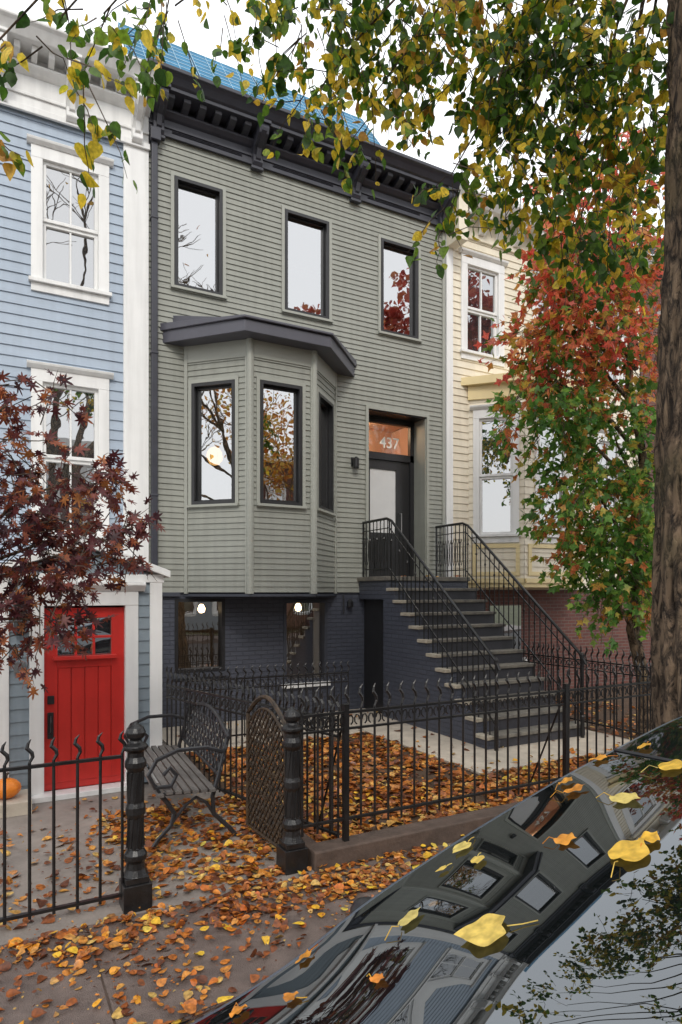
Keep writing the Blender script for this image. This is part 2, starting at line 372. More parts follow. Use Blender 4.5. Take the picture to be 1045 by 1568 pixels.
mb.tube([(6.45,.36,3.0),(6.45,.31,3.0),(6.45,.31,3.35),(6.45,.36,3.35)],.012,M['rim'],6)
mb.obj('entry_door',H,bevel=.003)
cu=bpy.data.curves.new('house_numerals','FONT'); cu.body='437'; cu.size=.27; cu.extrude=.004; cu.offset=.003
to=bpy.data.objects.new('house_numerals',cu); S.collection.objects.link(to); to.location=(6.03,.37,4.5); to.rotation_euler=(math.pi/2,0,0)
cu.materials.append(M['numeral']); to.parent=H
mb=MB(); mb.box(W0,5.24,5.34,.015,.04,4.03,4.17,M['black']); mb.lathe(5.29,-.1,[(.045,3.98),(.05,4.0),(.05,4.14),(.02,4.17)],M['black'],12)
mb.obj('wall_sconce',H,smooth=False)
mb=MB()
mb.box(W0,2.0,2.085,.02,.1,0.2,8.3,M['char'])
for z in (1.2,3.3,5.3,7.2): mb.box(W0,1.99,2.095,.015,.108,z,z+.03,M['char'])
mb.box(W0,1.98,2.12,.02,.15,8.28,8.45,M['char'])
mb.obj('downspout',H,bevel=.008)
# main cornice
mb=MB(); C=M['char']; a0,a1=X0-.04,X1+.0
mb.box(W0,a0+.04,a1,-.0,.03,8.47,9.0,C)
mb.box(W0,a0+.03,a1,.03,.06,8.43,8.49,C)
mb.box(W0,a0+.03,a1,.03,.05,8.56,8.60,C)
mb.prism(W0,a0+.03,a1,[(.03,8.68),(.07,8.7),(.12,8.75),(.12,8.78),(.03,8.78)],C)
mb.box(W0,a0,a1,.03,.36,8.88,8.93,C)
mb.prism(W0,a0-.08,a1+.03,[(0,8.932),(.36,8.932),(.39,8.95),(.44,9.02),(.47,9.05),(.5,9.06),(.5,9.11),(0,9.13)],C)
for i in range(22):
    a=2.18+i*.225
    mb.prism(W0,a,a+.1,[(.03,8.78),(.12,8.78),(.2,8.80),(.29,8.83),(.3,8.88),(.03,8.88)],C)
for a in (2.02,3.5,5.22,6.98):
    mb.prism(W0,a,a+.15,[(.03,8.45),(.08,8.40),(.12,8.46),(.11,8.56),(.16,8.64),(.27,8.68),(.36,8.74),(.385,8.82),(.36,8.9),(.03,8.9)],C)
    mb.box(W0,a-.02,a+.17,.03,.1,8.36,8.4,C); mb.box(W0,a-.03,a+.18,.03,.4,8.885,8.931,C)
    mb.prism(W0,a+.04,a+.11,[(.1,8.47),(.14,8.5),(.18,8.63),(.3,8.68),(.4,8.76),(.3,8.8),(.1,8.7)],C)
for a in (2.3,3.85,5.55):
    mb.ring(W0,a,a+1.05,8.515,8.545,.008,.03,.045,C)
mb.obj('cornice',H,bevel=.006)
# basement
mb=MB()
bh=[(2.35,3.1,.78,1.86),(4.05,4.82,.52,1.83)]
def wallholes(mb,fr,a0,a1,z0,z1,hs,mat,n=0.0):
    xs=sorted({a0,a1}|{h[0] for h in hs}|{h[1] for h in hs}); zs=sorted({z0,z1}|{h[2] for h in hs}|{h[3] for h in hs})
    for xa,xb in zip(xs[:-1],xs[1:]):
        for za,zb in zip(zs[:-1],zs[1:]):
            cx,cz=(xa+xb)/2,(za+zb)/2
            if any(h[0]<cx<h[1] and h[2]<cz<h[3] for h in hs): continue
            mb.face([fr.p(xa,n,za),fr.p(xb,n,za),fr.p(xb,n,zb),fr.p(xa,n,zb)],mat)
wallholes(mb,W0,X0,5.4,0,ZB-.0,bh,M['slate'],-.02)
wallholes(mb,W0,5.4,X1,0,2.2,[],M['slate'],-.021)
mb.obj('basement_wall',H)
for h in bh:
    mb=MB()
    mb.ring(W0,h[0],h[1],h[2],h[3],.05,-.18,-.01,M['black'] if h[0]<3 else M['slatep'])
    mb.box(W0,h[0]-.03,h[1]+.03,-.03,.04,h[2]-.07,h[2]-.004,M['white'] if h[0]>3 else M['slatep'])
    mb.face([W0.p(h[0]+.04,-.1,h[2]+.04),W0.p(h[1]-.04,-.1,h[2]+.04),W0.p(h[1]-.04,-.1,h[3]-.04),W0.p(h[0]+.04,-.1,h[3]-.04)],M['glassl'])
    if h[0]>3: mb.box(W0,h[1]-.2,h[1]-.1,-.14,-.12,h[2],h[3],M['cream'])
    mb.obj('basement_window',H)
mb=MB(); mb.box(W0,2.1,5.3,-1.9,-1.85,0,2,M['inside']); mb.box(W0,2.1,5.3,-1.85,-.2,.0,.06,M['insidef'])
for lx,ly in ((3.0,.9),(4.75,1.0)):  # added glowing globes that warm and brighten the basement rooms
    mb.lathe(lx,ly,[(.02,1.62),(.05,1.64),(.06,1.69),(.04,1.74),(.02,1.76)],M['roomfill'],12); mb.tube([(lx,ly,1.76),(lx,ly,2.04)],.006,M['black'],4)
mb.obj('basement_interior',H)
mb=MB(); mb.lathe(5.2,-.06,[(.03,1.7),(.05,1.72),(.05,1.8),(.02,1.84)],M['black'],8); mb.tube([(5.1,-.02,1.6),(5.1,-.02,1.93)],.012,M['black'],5); mb.obj('meter_box',H)

# ---- stoop
ST=empty('entry_stoop'); SX0,SX1=5.40,6.98
tr=.213; rz=2.2/12; yl=.86
mb=MB()
for i in range(11):
    y0=yl+i*tr; zt=2.2-(i+1)*rz
    if i==10: a_0,a_1=SX0-.02,SX1+.1
    else: a_0,a_1=SX0,SX1
    mb.box(W0,a_0,a_0+.2,y0,y0+tr,0,zt-.045,M['slate'])
    mb.box(W0,a_0+.2,a_1,y0,y0+tr,0,zt-.045,M['riser'])
mb.box(W0,SX0,SX1,yl-.1,yl-.001,0,2.13,M['slate'])
mb.box(W0,SX0,SX1,.0,yl-.1,1.84,2.13,M['slate'])
mb.box(W0,SX0+.1,SX0+.15,.001,yl-.1,0,1.84,M['black'])  # black panel paints in the darkness of the doorway under the landing
mb.obj('masonry',ST)
mb=MB()
for i in range(11):
    y0=yl+i*tr; zt=2.2-(i+1)*rz; e=.1 if i==10 else 0
    ya=y0+.001 if i else y0+.032
    mb.box(W0,SX0+.06,SX1+.035+e,ya,y0+tr+.03,zt-.044,zt,M['stone'])
    mb.box(W0,SX0-.035-e*.2,SX0+.06,ya,y0+tr+.03,zt-.046,zt+.001,M['stonee'])
mb.box(W0,SX0-.04,SX1+.04,-.02,yl+.03,2.132,2.2,M['stone'])
mb.box(W0,SX0+.15,SX1-.1,-.5,-.021,2.14,2.198,M['stone'])
mb.obj('treads',ST,bevel=.007)
def railing(x):
    mb=MB(); I=M['iron']; hgt=.9
    def zr(n): return 2.2+hgt if n<yl-.02 else 2.2+hgt-(n-yl)*rz/tr*.96+.0
    top=[(x,-.05,3.1),(x,-.3,3.1),(x,-.78,3.1),(x,-.92,3.05)]
    end=3.28
    for k in range(1,9):
        n=.92+(end-.92)*k/8; top.append((x,-n,zr(n)))
    top+= [(x,-end-.06,zr(end)-.1)]
    mb.tube(top,.021,I,8)
    n=.06
    while n<end:
        zb=2.2 if n<yl else 2.2-(math.floor((n-yl)/tr)+1)*rz
        mb.tube([(x,-n,zb),(x,-n,zr(n)-.01)],.0085,I,4)
        if int(n/.107)%2==0: mb.lathe(x,-n,[(.008,zr(n)-.33),(.018,zr(n)-.31),(.008,zr(n)-.28)],I,6)
        n+=.107
    low=[(x,-.05,2.32),(x,-yl,2.32)]; mb.tube(low,.011,I,4)
    mb.tube([(x,-yl,2.32),(x,-end,zr(end)-.78)],.011,I,4); mb.tube([(x,-.05,2.95),(x,-yl,2.95),(x,-end,zr(end)-.15)],.010,I,4)
    for k in range(10):
        n=.12+k*.07
        mb.tube([(x,-n-.03*math.cos(q),2.62+.22*math.sin(q*1)) for q in [j*math.pi/4 for j in range(9)]],.005,I,4)
    zb=0.0
    mb.lathe(x,-end,[(.028,zb),(.028,.3),(.02,.32),(.02,zr(end)-.05),(.03,zr(end)-.03),(.03,zr(end)+.02),(.01,zr(end)+.05)],I,8)
    mb.tube([(x,-.06,2.2),(x,-.06,3.1)],.016,I,6); mb.tube([(x,-yl,2.2),(x,-yl,3.08)],.014,I,6)
    mb.obj('iron_railing',ST)
railing(SX0+.05); railing(SX1-.04)

# ---- solar panels
mb=MB()
sl=Vector((0,.75,1.0)); P0=Vector((1.72,.2,9.55)); Ls=1.3
sl.normalize(); nn=Vector((0,-sl.z,sl.y))
def pp(a,s,n=0): v=P0+Vector((a,0,0))+sl*s+nn*n; return tuple(v)
def sbox(a0,a1,s0,s1,n0,n1,mat):
    i=len(mb.v); k=mb.m(mat); mb.v+=[pp(a,s,n) for n in (n0,n1) for s in (s0,s1) for a in (a0,a1)]
    for q in ((0,1,3,2),(4,6,7,5),(0,4,5,1),(2,3,7,6),(0,2,6,4),(1,5,7,3)): mb.f.append(tuple(i+j for j in q)); mb.mi.append(k)
for j in range(4):
    sbox(j*1.08,j*1.08+1.05,0,Ls,0,.04,M['panel'])
    for q in range(9): sbox(j*1.08,j*1.08+1.05,q*Ls/8-.009,q*Ls/8+.009,.041,.045,M['panelline'])
    for q in range(5): sbox(j*1.08+q*.26-.004+.002,j*1.08+q*.26+.006,0.01,Ls-.01,.0455,.048,M['panelline'])
for a in (.3,2.2,4.1):
    mb.tube([pp(a,Ls*.9),(P0.x+a,P0.y+1.2,9.03)],.02,M['rim'],5); mb.tube([pp(a,.1),(P0.x+a,P0.y+.1,9.03)],.02,M['rim'],5)
mb.obj('solar_panels')

# ------------------------------------------------------------------ BLUE HOUSE
B=empty('blue_row_house'); bx0,bx1=-3.6,1.97
uw=[(.615,1.305,6.04,7.62),(.615,1.305,2.74,4.71),(-1.6,-.9,6.04,7.62),(-1.6,-.9,2.74,4.71)]
mb=MB(); siding(mb,W0,bx0,bx1-.33,0,8.25,[(a-.02,b+.02,c-.02,d+.02) for a,b,c,d in uw],M['blue'],.135,.016)
mb.box(W0,bx0,bx1,-9,-.12,0,9.0,M['roof'])
mb.obj('siding_walls',B)
mb=MB()
mb.box(W0,bx1-.34,bx1,-.1,.05,0,8.22,M['white'])
mb.box(W0,bx1-.30,bx1-.04,.05,.056,.2,8.1,M['white'])
mb.obj('corner_board',B,bevel=.004)
for u in uw: classic_window(B,W0,*u,M['white'])
mb=MB(); Wm=M['white']
mb.box(W0,bx0,bx1,-.1,.05,8.2,8.95,Wm); mb.box(W0,bx0,bx1+.01,.05,.09,8.14,8.22,Wm); mb.box(W0,bx0,bx1,.05,.075,8.36,8.4,Wm)
mb.prism(W0,bx0,bx1+.01,[(.05,8.62),(.09,8.64),(.16,8.7),(.16,8.73),(.05,8.73)],Wm)
mb.prism(W0,bx0,bx1+.02,[(0,8.86),(.38,8.86),(.41,8.9),(.46,8.97),(.5,9.0),(.5,9.04),(0,9.07)],Wm)
a=1.73
while a>bx0:
    mb.prism(W0,a,a+.14,[(.05,8.22),(.1,8.17),(.15,8.22),(.14,8.34),(.2,8.46),(.34,8.54),(.4,8.64),(.41,8.78),(.38,8.86),(.05,8.86)],Wm)
    mb.prism(W0,a+.035,a+.105,[(.1,8.25),(.17,8.3),(.2,8.42),(.32,8.5),(.44,8.6),(.3,8.6),(.1,8.5)],Wm)
    mb.box(W0,a-.02,a+.16,.05,.43,8.82,8.859,Wm)
    for k in (1,2,3): mb.prism(W0,a-.2*k-.02,a-.2*k+.05,[(.05,8.73),(.16,8.74),(.28,8.78),(.3,8.86),(.05,8.86)],Wm)
    a-=.84
mb.obj('cornice',B,bevel=.006)
# vestibule
V=Fr((0,-2.6),(1,0),(0,-1))
vx0,vx1,vz=.04,1.56,2.08; cx=.82
mb=MB(); siding(mb,V,vx0,vx1,0.02,vz,[(.33,1.32,0,1.98)],M['bluegray'],.12,.014)
mb.face([V.p(vx0,0,vz),V.p(vx1,0,vz),V.p(cx,0,2.38)],M['bluegray'])
mb.box(V,vx1-.03,vx1-.005,-2.6,-.01,0,vz,M['bluegray']); mb.box(V,vx0+.005,vx0+.03,-2.6,-.01,0,vz,M['bluegray'])
mb.obj('vestibule_walls',B)
mb=MB()
mb.box(V,vx1-.12,vx1+.003,-.12,.03,0,vz,Wm); mb.box(V,vx0-.003,vx0+.12,-.12,.03,0,vz,Wm)
mb.box(V,vx0-.02,vx1+.02,0.0,.035,vz-.03,vz+.05,Wm)
mb.box(V,.33,.455,-.05,.05,0,1.82,Wm); mb.box(V,1.195,1.32,-.05,.05,0,1.82,Wm); mb.box(V,.33,1.32,-.05,.053,1.82,1.96,Wm)
mb.prism(V,.27,1.38,[(0,1.96),(.06,1.96),(.1,2.0),(.12,2.02),(.12,2.045),(0,2.05)],Wm)
mb.box(V,.33,1.32,-.02,.16,0.0,.05,Wm)
for sx,ex in ((vx0-.07,cx),(vx1+.07,cx)):
    p=[V.p(sx,.1,vz+.02),V.p(ex,.1,2.40),V.p(ex,.1,2.47),V.p(sx,.1,vz+.09)]
    q=[V.p(sx,-2.6,vz+.02),V.p(ex,-2.6,2.40),V.p(ex,-2.6,2.47),V.p(sx,-2.6,vz+.09)]
    i=len(mb.v); k=mb.m(Wm); mb.v+=p+q
    for f in ((0,1,2,3),(4,7,6,5),(0,4,5,1),(3,2,6,7),(0,3,7,4),(1,5,6,2)): mb.f.append(tuple(i+j for j in f)); mb.mi.append(k)
mb.obj('vestibule_trim',B,bevel=.004)
mb=MB(); R=M['red']; d0,d1=.457,1.193
mb.box(V,d0,d1,-.07,-.03,.05,.12,R)
mb.box(V,d0,d0+.12,-.07,-.02,.12,1.8,R); mb.box(V,d1-.12,d1,-.07,-.02,.12,1.8,R)
mb.box(V,d0+.12,d1-.12,-.07,-.02,1.7,1.8,R); mb.box(V,d0+.12,d1-.12,-.07,-.02,1.22,1.33,R); mb.box(V,d0+.12,d1-.12,-.07,-.02,.12,.3,R)
pw=(d1-d0-.24)/4
for i in range(4): mb.box(V,d0+.12+i*pw+.005,d0+.12+(i+1)*pw-.005,-.07,-.033,.3,1.22,R)
mb.box(V,d0+.12,d1-.12,-.07,-.047,.3,1.22,R)
mb.box(V,d0+.08,d1-.08,-.02,.05,1.30,1.335,R)
for i in (1,2): mb.box(V,d0+.12+i*(d1-d0-.24)/3-.012,d0+.12+i*(d1-d0-.24)/3+.012,-.06,-.025,1.33,1.7,R)
mb.box(V,d0+.12,d1-.12,-.06,-.026,1.50,1.525,R)
mb.face([V.p(d0+.1,-.05,1.3),V.p(d1-.1,-.05,1.3),V.p(d1-.1,-.05,1.72),V.p(d0+.1,-.05,1.72)],M['glassd'])
K=M['black']
mb.box(V,d0+.03,d0+.09,-.02,-.005,.88,.96,K); mb.box(V,d0+.03,d0+.085,-.02,-.008,.55,.8,K); mb.tube([V.p(d0+.057,0,.6),V.p(d0+.057,.05,.62),V.p(d0+.057,.055,.72),V.p(d0+.057,0,.77)],.009,K,6)
mb.obj('red_door',B,bevel=.003)
mb=MB(); mb.box(V,.2,.3,.015,.07,1.78,1.9,K); mb.box(V,.19,.31,.015,.09,1.9,1.915,M['rim']); mb.lathe(.245,-2.66,[(.04,1.55),(.05,1.58),(.05,1.68),(.03,1.72)],K,8); mb.box(V,.2,.29,.015,.06,1.2,1.3,M['rim'])
mb.obj('mailbox',B)
mb=MB(); px,py=.13,-2.85
for i in range(40):
    for j in range(9):
        th=2*math.pi*i/40; ph=math.pi*j/8; r=.115*(math.sin(ph))*(1+.09*abs(math.cos(th*4))); mb.v.append((px+r*math.cos(th),py+r*math.sin(th),.2+.09*math.cos(ph)))
for i in range(40):
    for j in range(8): a=i*9+j; b=((i+1)%40)*9+j; mb.f.append((a,b,b+1,a+1)); mb.mi.append(0)
mb.mats=[M['pump']]; mb.tube([(px,py,.28),(px+.005,py,.32),(px+.02,py,.34)],.012,M['twig'],5)
mb.obj('pumpkin',None,smooth=True)
mb=MB(); mb.box(V,-.3,.33,.02,.45,0,.11,M['conc']); mb.obj('door_step',B)

# ------------------------------------------------------------------ CREAM HOUSE
Cc=empty('cream_row_house'); cx0,cx1=7.17,12.4
cw=[(7.66,8.4,6.35,7.93),(9.4,10.14,6.35,7.93),(11.1,11.8,6.35,7.93),(11.1,11.8,3.1,5.1)]
mb=MB(); siding(mb,W0,cx0+.14,cx1,2.0,8.4,[(a-.02,b+.02,c-.02,d+.02) for a,b,c,d in cw],M['cream'],.13,.016)
mb.box(W0,cx0,cx1,-9,-.12,0,8.95,M['roof']); mb.obj('siding_walls',Cc)
mb=MB(); mb.box(W0,cx0+.005,cx0+.15,-.1,.05,.0,8.4,Wm); mb.box(W0,cx0,cx0+.2,.05,.4,8.1,8.9,M['cream']) ; mb.obj('corner_board',Cc,bevel=.004)
for u in cw: classic_window(Cc,W0,*u,Wm)
mb=MB()
mb.box(W0,cx0,cx1,-.1,.05,8.4,8.9,M['cream']); mb.prism(W0,cx0,cx1,[(0,8.8),(.35,8.8),(.48,8.95),(.48,9.02),(0,9.05)],Wm)
for i in range(12): mb.prism(W0,cx0+.3+i*.42,cx0+.42+i*.42,[(.05,8.5),(.1,8.5),(.3,8.7),(.32,8.8),(.05,8.8)],Wm)
mb.obj('cornice',Cc,bevel=.005)
mb=MB(); mt=MB()
pts=[(7.7,0),(8.4,-.7),(9.8,-.7),(10.5,0)]
for i in range(3):
    f,L=frame(pts[i],pts[i+1]); a,b=(.2,L-.2) if i!=1 else (.35,L-.35)
    siding(mb,f,0,L,2.15,5.7,[(a-.02,b+.02,2.98,5.12)],M['cream'],.13,.012)
    classic_window(Cc,f,a,b,3.0,5.1,Wm,False,'bay_window',.11)
    mt.ring(f,.08,L-.08,2.25,2.82,.07,.012,.03,M['yellow'])
    mt.box(f,0,L,.013,.05,2.12,2.2,M['yellow']); mt.box(f,0,L,.013,.05,5.45,5.7,M['yellow'])
mt.vprism([(7.5,.02),(8.32,-.88),(9.88,-.88),(10.7,.02)],5.7,5.84,M['yellow'])
mt.vprism([(7.68,.02),(8.39,-.72),(9.81,-.72),(10.52,.02)],2.04,2.12,M['yellow'])
mb.obj('bay_siding',Cc); mt.obj('bay_trim',Cc)
mb=MB(); wallholes(mb,W0,cx0+.15,cx1,0,2.0,[],M['brick'],-.02); mb.box(W0,8.2,9,-.02,-.01,.7,1.7,M['glassd']); mb.box(W0,8.1,9.1,-.01,.05,.6,.7,Wm)
mb.obj('basement_wall',Cc)
BH=empty('brick_row_house')
mb=MB(); wh=[(x,x+.9,z,z+1.7) for x in (13.2,15.2,17) for z in (.4,3,6.2)]
wallholes(mb,W0,12.45,18.6,0,9.2,wh,M['brick'],0); mb.box(W0,12.45,18.6,-9,-.2,0,9.1,M['roof']); mb.box(W0,12.4,18.65,-.2,.3,9.1,9.5,M['char']); mb.obj('brick_walls',BH)
for h in wh: classic_window(BH,W0,*h,Wm,False)

# ------------------------------------------------------------------ GROUND
def sheet(name,x0,x1,y0,y1,z,mat):
    m=MB(); m.face([(x0,y0,z),(x1,y0,z),(x1,y1,z),(x0,y1,z)],mat); return m.obj(name)
sheet('ground',-300,300,-300,300,-.16,M['earth'])
sheet('road',-120,120,-16.5,-7.35,-.13,M['asphalt'])
m=MB()
x=-40.
while x<40: m.box(W0,x+.006,x+1.494,5.33,7.2,-.15,0,M['walk']); x+=1.5
m.box(W0,-40,40,5.33,7.19,-.15,-.008,M['curb'])
m.obj('sidewalk')
m=MB(); x=-40.
while x<40: m.box(W0,x+.004,x+1.996,7.2,7.35,-.15,.003,M['concg']); x+=2
m.obj('kerb',bevel=.01)
m=MB(); m.box(W0,-40,40,16.5,19.5,-.15,0,M['walk']); m.obj('far_sidewalk')
sheet('yard_soil',2.0,40,-5.33,0,-.002,M['soil'])
sheet('yard_paving',-40,2.0,-5.33,0,-.001,M['concg'])
m=MB(); m.box(W0,4.62,7.4,0,3.95,-.1,.02,M['conc']); m.box(W0,2.0,4.61,0,1.55,-.1,.02,M['conc']); m.obj('concrete_path',bevel=.005)
m=MB(); m.box(W0,2.0,9.6,5.12,5.3,-.1,.13,M['curb']); m.box(W0,2.0,2.14,3.9,5.115,-.1,.1,M['curb']); m.obj('garden_kerb',bevel=.012)

# ------------------------------------------------------------------ FENCES
def fence(name,p,q,sp,zt,zb,ztip,z0=0,scroll=True,posts=()):
    f,L=frame(p,q); mb=MB(); I=M['iron']; n=int(L/sp)
    mb.box(f,0,L,-.014,.014,zt-.009,zt+.009,I); mb.box(f,0,L,-.014,.014,zb-.009,zb+.009,I)
    if scroll: mb.box(f,0,L,-.012,.012,zt-.127,zt-.112,I)
    for i in range(n+1):
        a=i*L/n; h=ztip-zt; j=random.uniform(-.006,.006); s=1
        pts=[f.p(a,0,zb-.07 if zb>.15 else zb-.03),f.p(a+j*.3,0,zt+h*.15),f.p(a+.016*s,0,zt+h*.35),f.p(a+.012*s,0,zt+h*.5),f.p(a-.014*s,0,zt+h*.68),f.p(a-.008,0,zt+h*.85),f.p(a+.010+j,0,ztip)]
        mb.tube(pts,[.0095,.0095,.011,.012,.0125,.009,.002],I,5)
        if scroll and i<n:
            c=a+sp/2
            for sg in (-1,1):
                mb.tube([f.p(c+sg*(.028+.022*math.cos(t)),0,zt-.058+.036*math.sin(t)) for t in [k*math.pi/3.4 for k in range(6)]],.006,I,4)
    for a in posts:
        mb.box(f,a-.02,a+.02,-.02,.02,z0,zt+.06,I); mb.tube([f.p(a,0,zt),f.p(a,-.45,z0)],.009,I,5)
    return mb.obj(name)
fence('iron_fence',(1.95,-5.2),(9.5,-5.2),.118,1.07,.29,1.27,.1,True,(.35,2.6,4.9))
fence('iron_fence',(-3.4,-5.22),(.72,-5.22),.128,.94,.09,1.1,0,False)
fence('iron_fence',(1.6,-2.68),(2.28,-5.12),.085,1.0,.15,1.2,0,True)
fence('iron_fence',(7.32,-5.12),(7.32,-.3),.1,1.0,.15,1.2,0,True)
fence('iron_fence',(2.12,-1.5),(4.3,-1.62),.1,.86,.15,1.02,0,True)
def post(x,y,hh=1.14):
    mb=MB(); I=M['iron']
    mb.box(Fr((x,y),(1,0),(0,-1)),-.085,.085,-.085,.085,0,.16,I); mb.box(Fr((x,y),(1,0),(0,-1)),-.07,.07,-.07,.07,.16,.2,I)
    k=hh/1.14
    pr=[(.075,.2),(.06,.24),(.055,.28),(.07,.30),(.07,.33),(.05,.36),(.047,.55),(.06,.58),(.06,.62),(.05,.65),(.047,.84),(.065,.87),(.065,.9),(.05,.93),(.05,.96),(.075,.98),(.075,1.0),(.04,1.02),(.035,1.035),(.055,1.055),(.062,1.08),(.05,1.11),(.022,1.13),(.008,1.145)]
    mb.lathe(x,y,[(r,z*k) for r,z in pr],I,14)
    for i in range(8):
        a=2*math.pi*i/8; mb.tube([(x+.052*math.cos(a),y+.052*math.sin(a),.37),(x+.05*math.cos(a+.9),y+.05*math.sin(a+.9),.84)],.008,I,4)
    return mb.obj('iron_gate_post',bevel=.004)
post(.80,-5.22); post(1.88,-5.18,1.14)
# lattice gate (open, swung inwards)
f,L=frame((1.88,-5.08),(1.84,-4.40)); mb=MB(); I=M['rust']
def top(a): return .98+.17*math.sin(math.pi*a/L)
mb.tube([f.p(0.0,0,.05),f.p(0.0,0,top(0))]+[f.p(L*k/12,0,top(L*k/12)) for k in range(1,13)]+[f.p(L,0,.08),f.p(0,0,.08)],.018,I,6)
mb.tube([f.p(L*k/12,0,top(L*k/12)-.09) for k in range(0,13)],.011,I,5)
for s in (1,-1):
    for k in range(-14,26):
        pts=[]
        for t in np.linspace(0,1.15,60):
            z=.08+t; a=(k*.06+s*t*.8) if s>0 else (k*.06-t*.8+.0)
            if 0<=a<=L and z<=top(a)-.09: pts.append(f.p(a,.004*s,z))
        if len(pts)>1: mb.tube([pts[0],pts[-1]],.008,I,4)
for k in range(1,8):
    for j in range(1,9):
        a=k*L/8; z=.08+j*.1
        if z<top(a)-.1: mb.tube([f.p(a+.018*math.cos(t),-.006,z+.018*math.sin(t)) for t in [q*math.pi/3 for q in range(7)]],.006,I,4)
mb.obj('iron_gate')
# bench
BF=Fr((1.40,-4.40),(.06,.998),(-.998,.06))
mb=MB(); K=M['bench']; LB=1.55
for i in range(7):
    n=.26-.066*i; z=.42-.004*i-(.02 if i==0 else 0); mb.box(BF,-.04,LB+.04,n-.024,n+.024,z,z+.02,M['slat'])
for a in (.03,LB-.03):
    mb.tube([BF.p(a,.31,0),BF.p(a,.27,.06),BF.p(a,.17,.16),BF.p(a,.15,.25),BF.p(a,.21,.35),BF.p(a,.27,.42)],.018,K,6)
    mb.tube([BF.p(a,-.34,0),BF.p(a,-.28,.08),BF.p(a,-.16,.2),BF.p(a,-.15,.34),BF.p(a,-.2,.5),BF.p(a,-.29,.86)],.018,K,6)
    mb.tube([BF.p(a,.27,.405),BF.p(a,-.18,.39)],.014,K,6)
    mb.tube([BF.p(a,.17,.17),BF.p(a,.06,.3),BF.p(a,-.02,.35),BF.p(a,-.1,.3),BF.p(a,-.16,.2)],.013,K,6)
    mb.tube([BF.p(a,-.25,.68),BF.p(a,-.1,.73),BF.p(a,.12,.73),BF.p(a,.28,.67),BF.p(a,.34,.56),BF.p(a,.29,.46),BF.p(a,.17,.46),BF.p(a,.13,.54),BF.p(a,.18,.6),BF.p(a,.23,.55)],.017,K,6)
    mb.tube([BF.p(a,.26,.42),BF.p(a,.29,.48)],.012,K,5)
def bk(a,s): return BF.p(a,-.2-.09*s,.46+.42*s)
def bt(a): return .8+.3*math.sin(math.pi*a/LB)
mb.tube([bk(LB*k/12,bt(LB*k/12)) for k in range(13)],.017,K,6); mb.tube([bk(.02,.08),bk(LB-.02,.08)],.013,K,6)
for i in range(14):
    a=.05+i*(LB-.1)/13
    mb.tube([bk(a,.08),bk(a,bt(a))],.008,K,4)
    for j in range(4):
        s=.2+j*.2
        mb.tube([bk(a+.045*math.cos(t),s+.1*math.sin(t)) for t in [q*math.pi/4 for q in range(9)]],.007,K,4)
mb.obj('park_bench')

# ------------------------------------------------------------------ LEAVES
def tri_mesh(name,V,T,mat,parent=None):
    me=bpy.data.meshes.new(name); nv=len(V); nf=len(T)
    me.vertices.add(nv); me.vertices.foreach_set('co',V.astype(np.float32).ravel())
    me.loops.add(nf*3); me.loops.foreach_set('vertex_index',T.astype(np.int32).ravel())
    me.polygons.add(nf); me.polygons.foreach_set('loop_start',np.arange(0,nf*3,3,dtype=np.int32))
    try: me.polygons.foreach_set('loop_total',np.full(nf,3,dtype=np.int32))
    except Exception: pass
    me.update(calc_edges=True); me.validate()
    me.materials.append(mat); o=bpy.data.objects.new(name,me); S.collection.objects.link(o)
    if parent: o.parent=parent
    return o
OV=np.array([(0,.45,-.06),(0,0,0),(-.3,.1,.03),(-.42,.35,.05),(-.3,.68,.02),(0,1.05,-.1),(.3,.68,.02),(.42,.35,.05),(.3,.1,.03)])
def star(lobes,inner,w=1.0):
    pts=[(0,.4,0)]
    ang=np.linspace(-150,150,lobes)
    seq=[(0,0)]
    for i,a in enumerate(ang):
        r=(.62-.0016*abs(a)); 
        if i>0:
            am=(ang[i-1]+a)/2; seq.append((math.sin(math.radians(am))*inner*.62,.4+math.cos(math.radians(am))*inner*.62))
        for da,rr in ((-9,.72),(0,1),(9,.72)):
            seq.append((math.sin(math.radians(a+da))*r*rr*w,.4+math.cos(math.radians(a+da))*r*rr))
    pts+= [(x,y,.05*math.hypot(x,y-.4)*(-1)) for x,y in seq]
    return np.array(pts)
MAP=star(5,.42); JM=star(7,.28)
def norm(a): return a/np.maximum(np.linalg.norm(a,axis=1,keepdims=True),1e-9)
def leaves(name,pos,size,axis,nrm,temp,mat,parent=None,cr=(-1.2,3.0)):
    y=norm(axis); x=norm(np.cross(y,nrm)); z=np.cross(x,y); N=len(pos); k=len(temp)
    cz=rng.uniform(cr[0],cr[1],(N,1)); sx=rng.uniform(.75,1.1,(N,1))
    Tm=temp
    V=(pos[:,None,:]+size[:,None,None]*(Tm[None,:,0,None]*sx[:,:,None]*x[:,None,:]+Tm[None,:,1,None]*y[:,None,:]+(Tm[None,:,2]*cz)[:,:,None]*z[:,None,:])).reshape(-1,3)
    tri=np.array([(0,i,i+1) for i in range(1,k-1)]+[(0,k-1,1)])
    T=(tri[None]+ (np.arange(N)*k)[:,None,None]).reshape(-1,3)
    return tri_mesh(name,V,T,mat,parent)
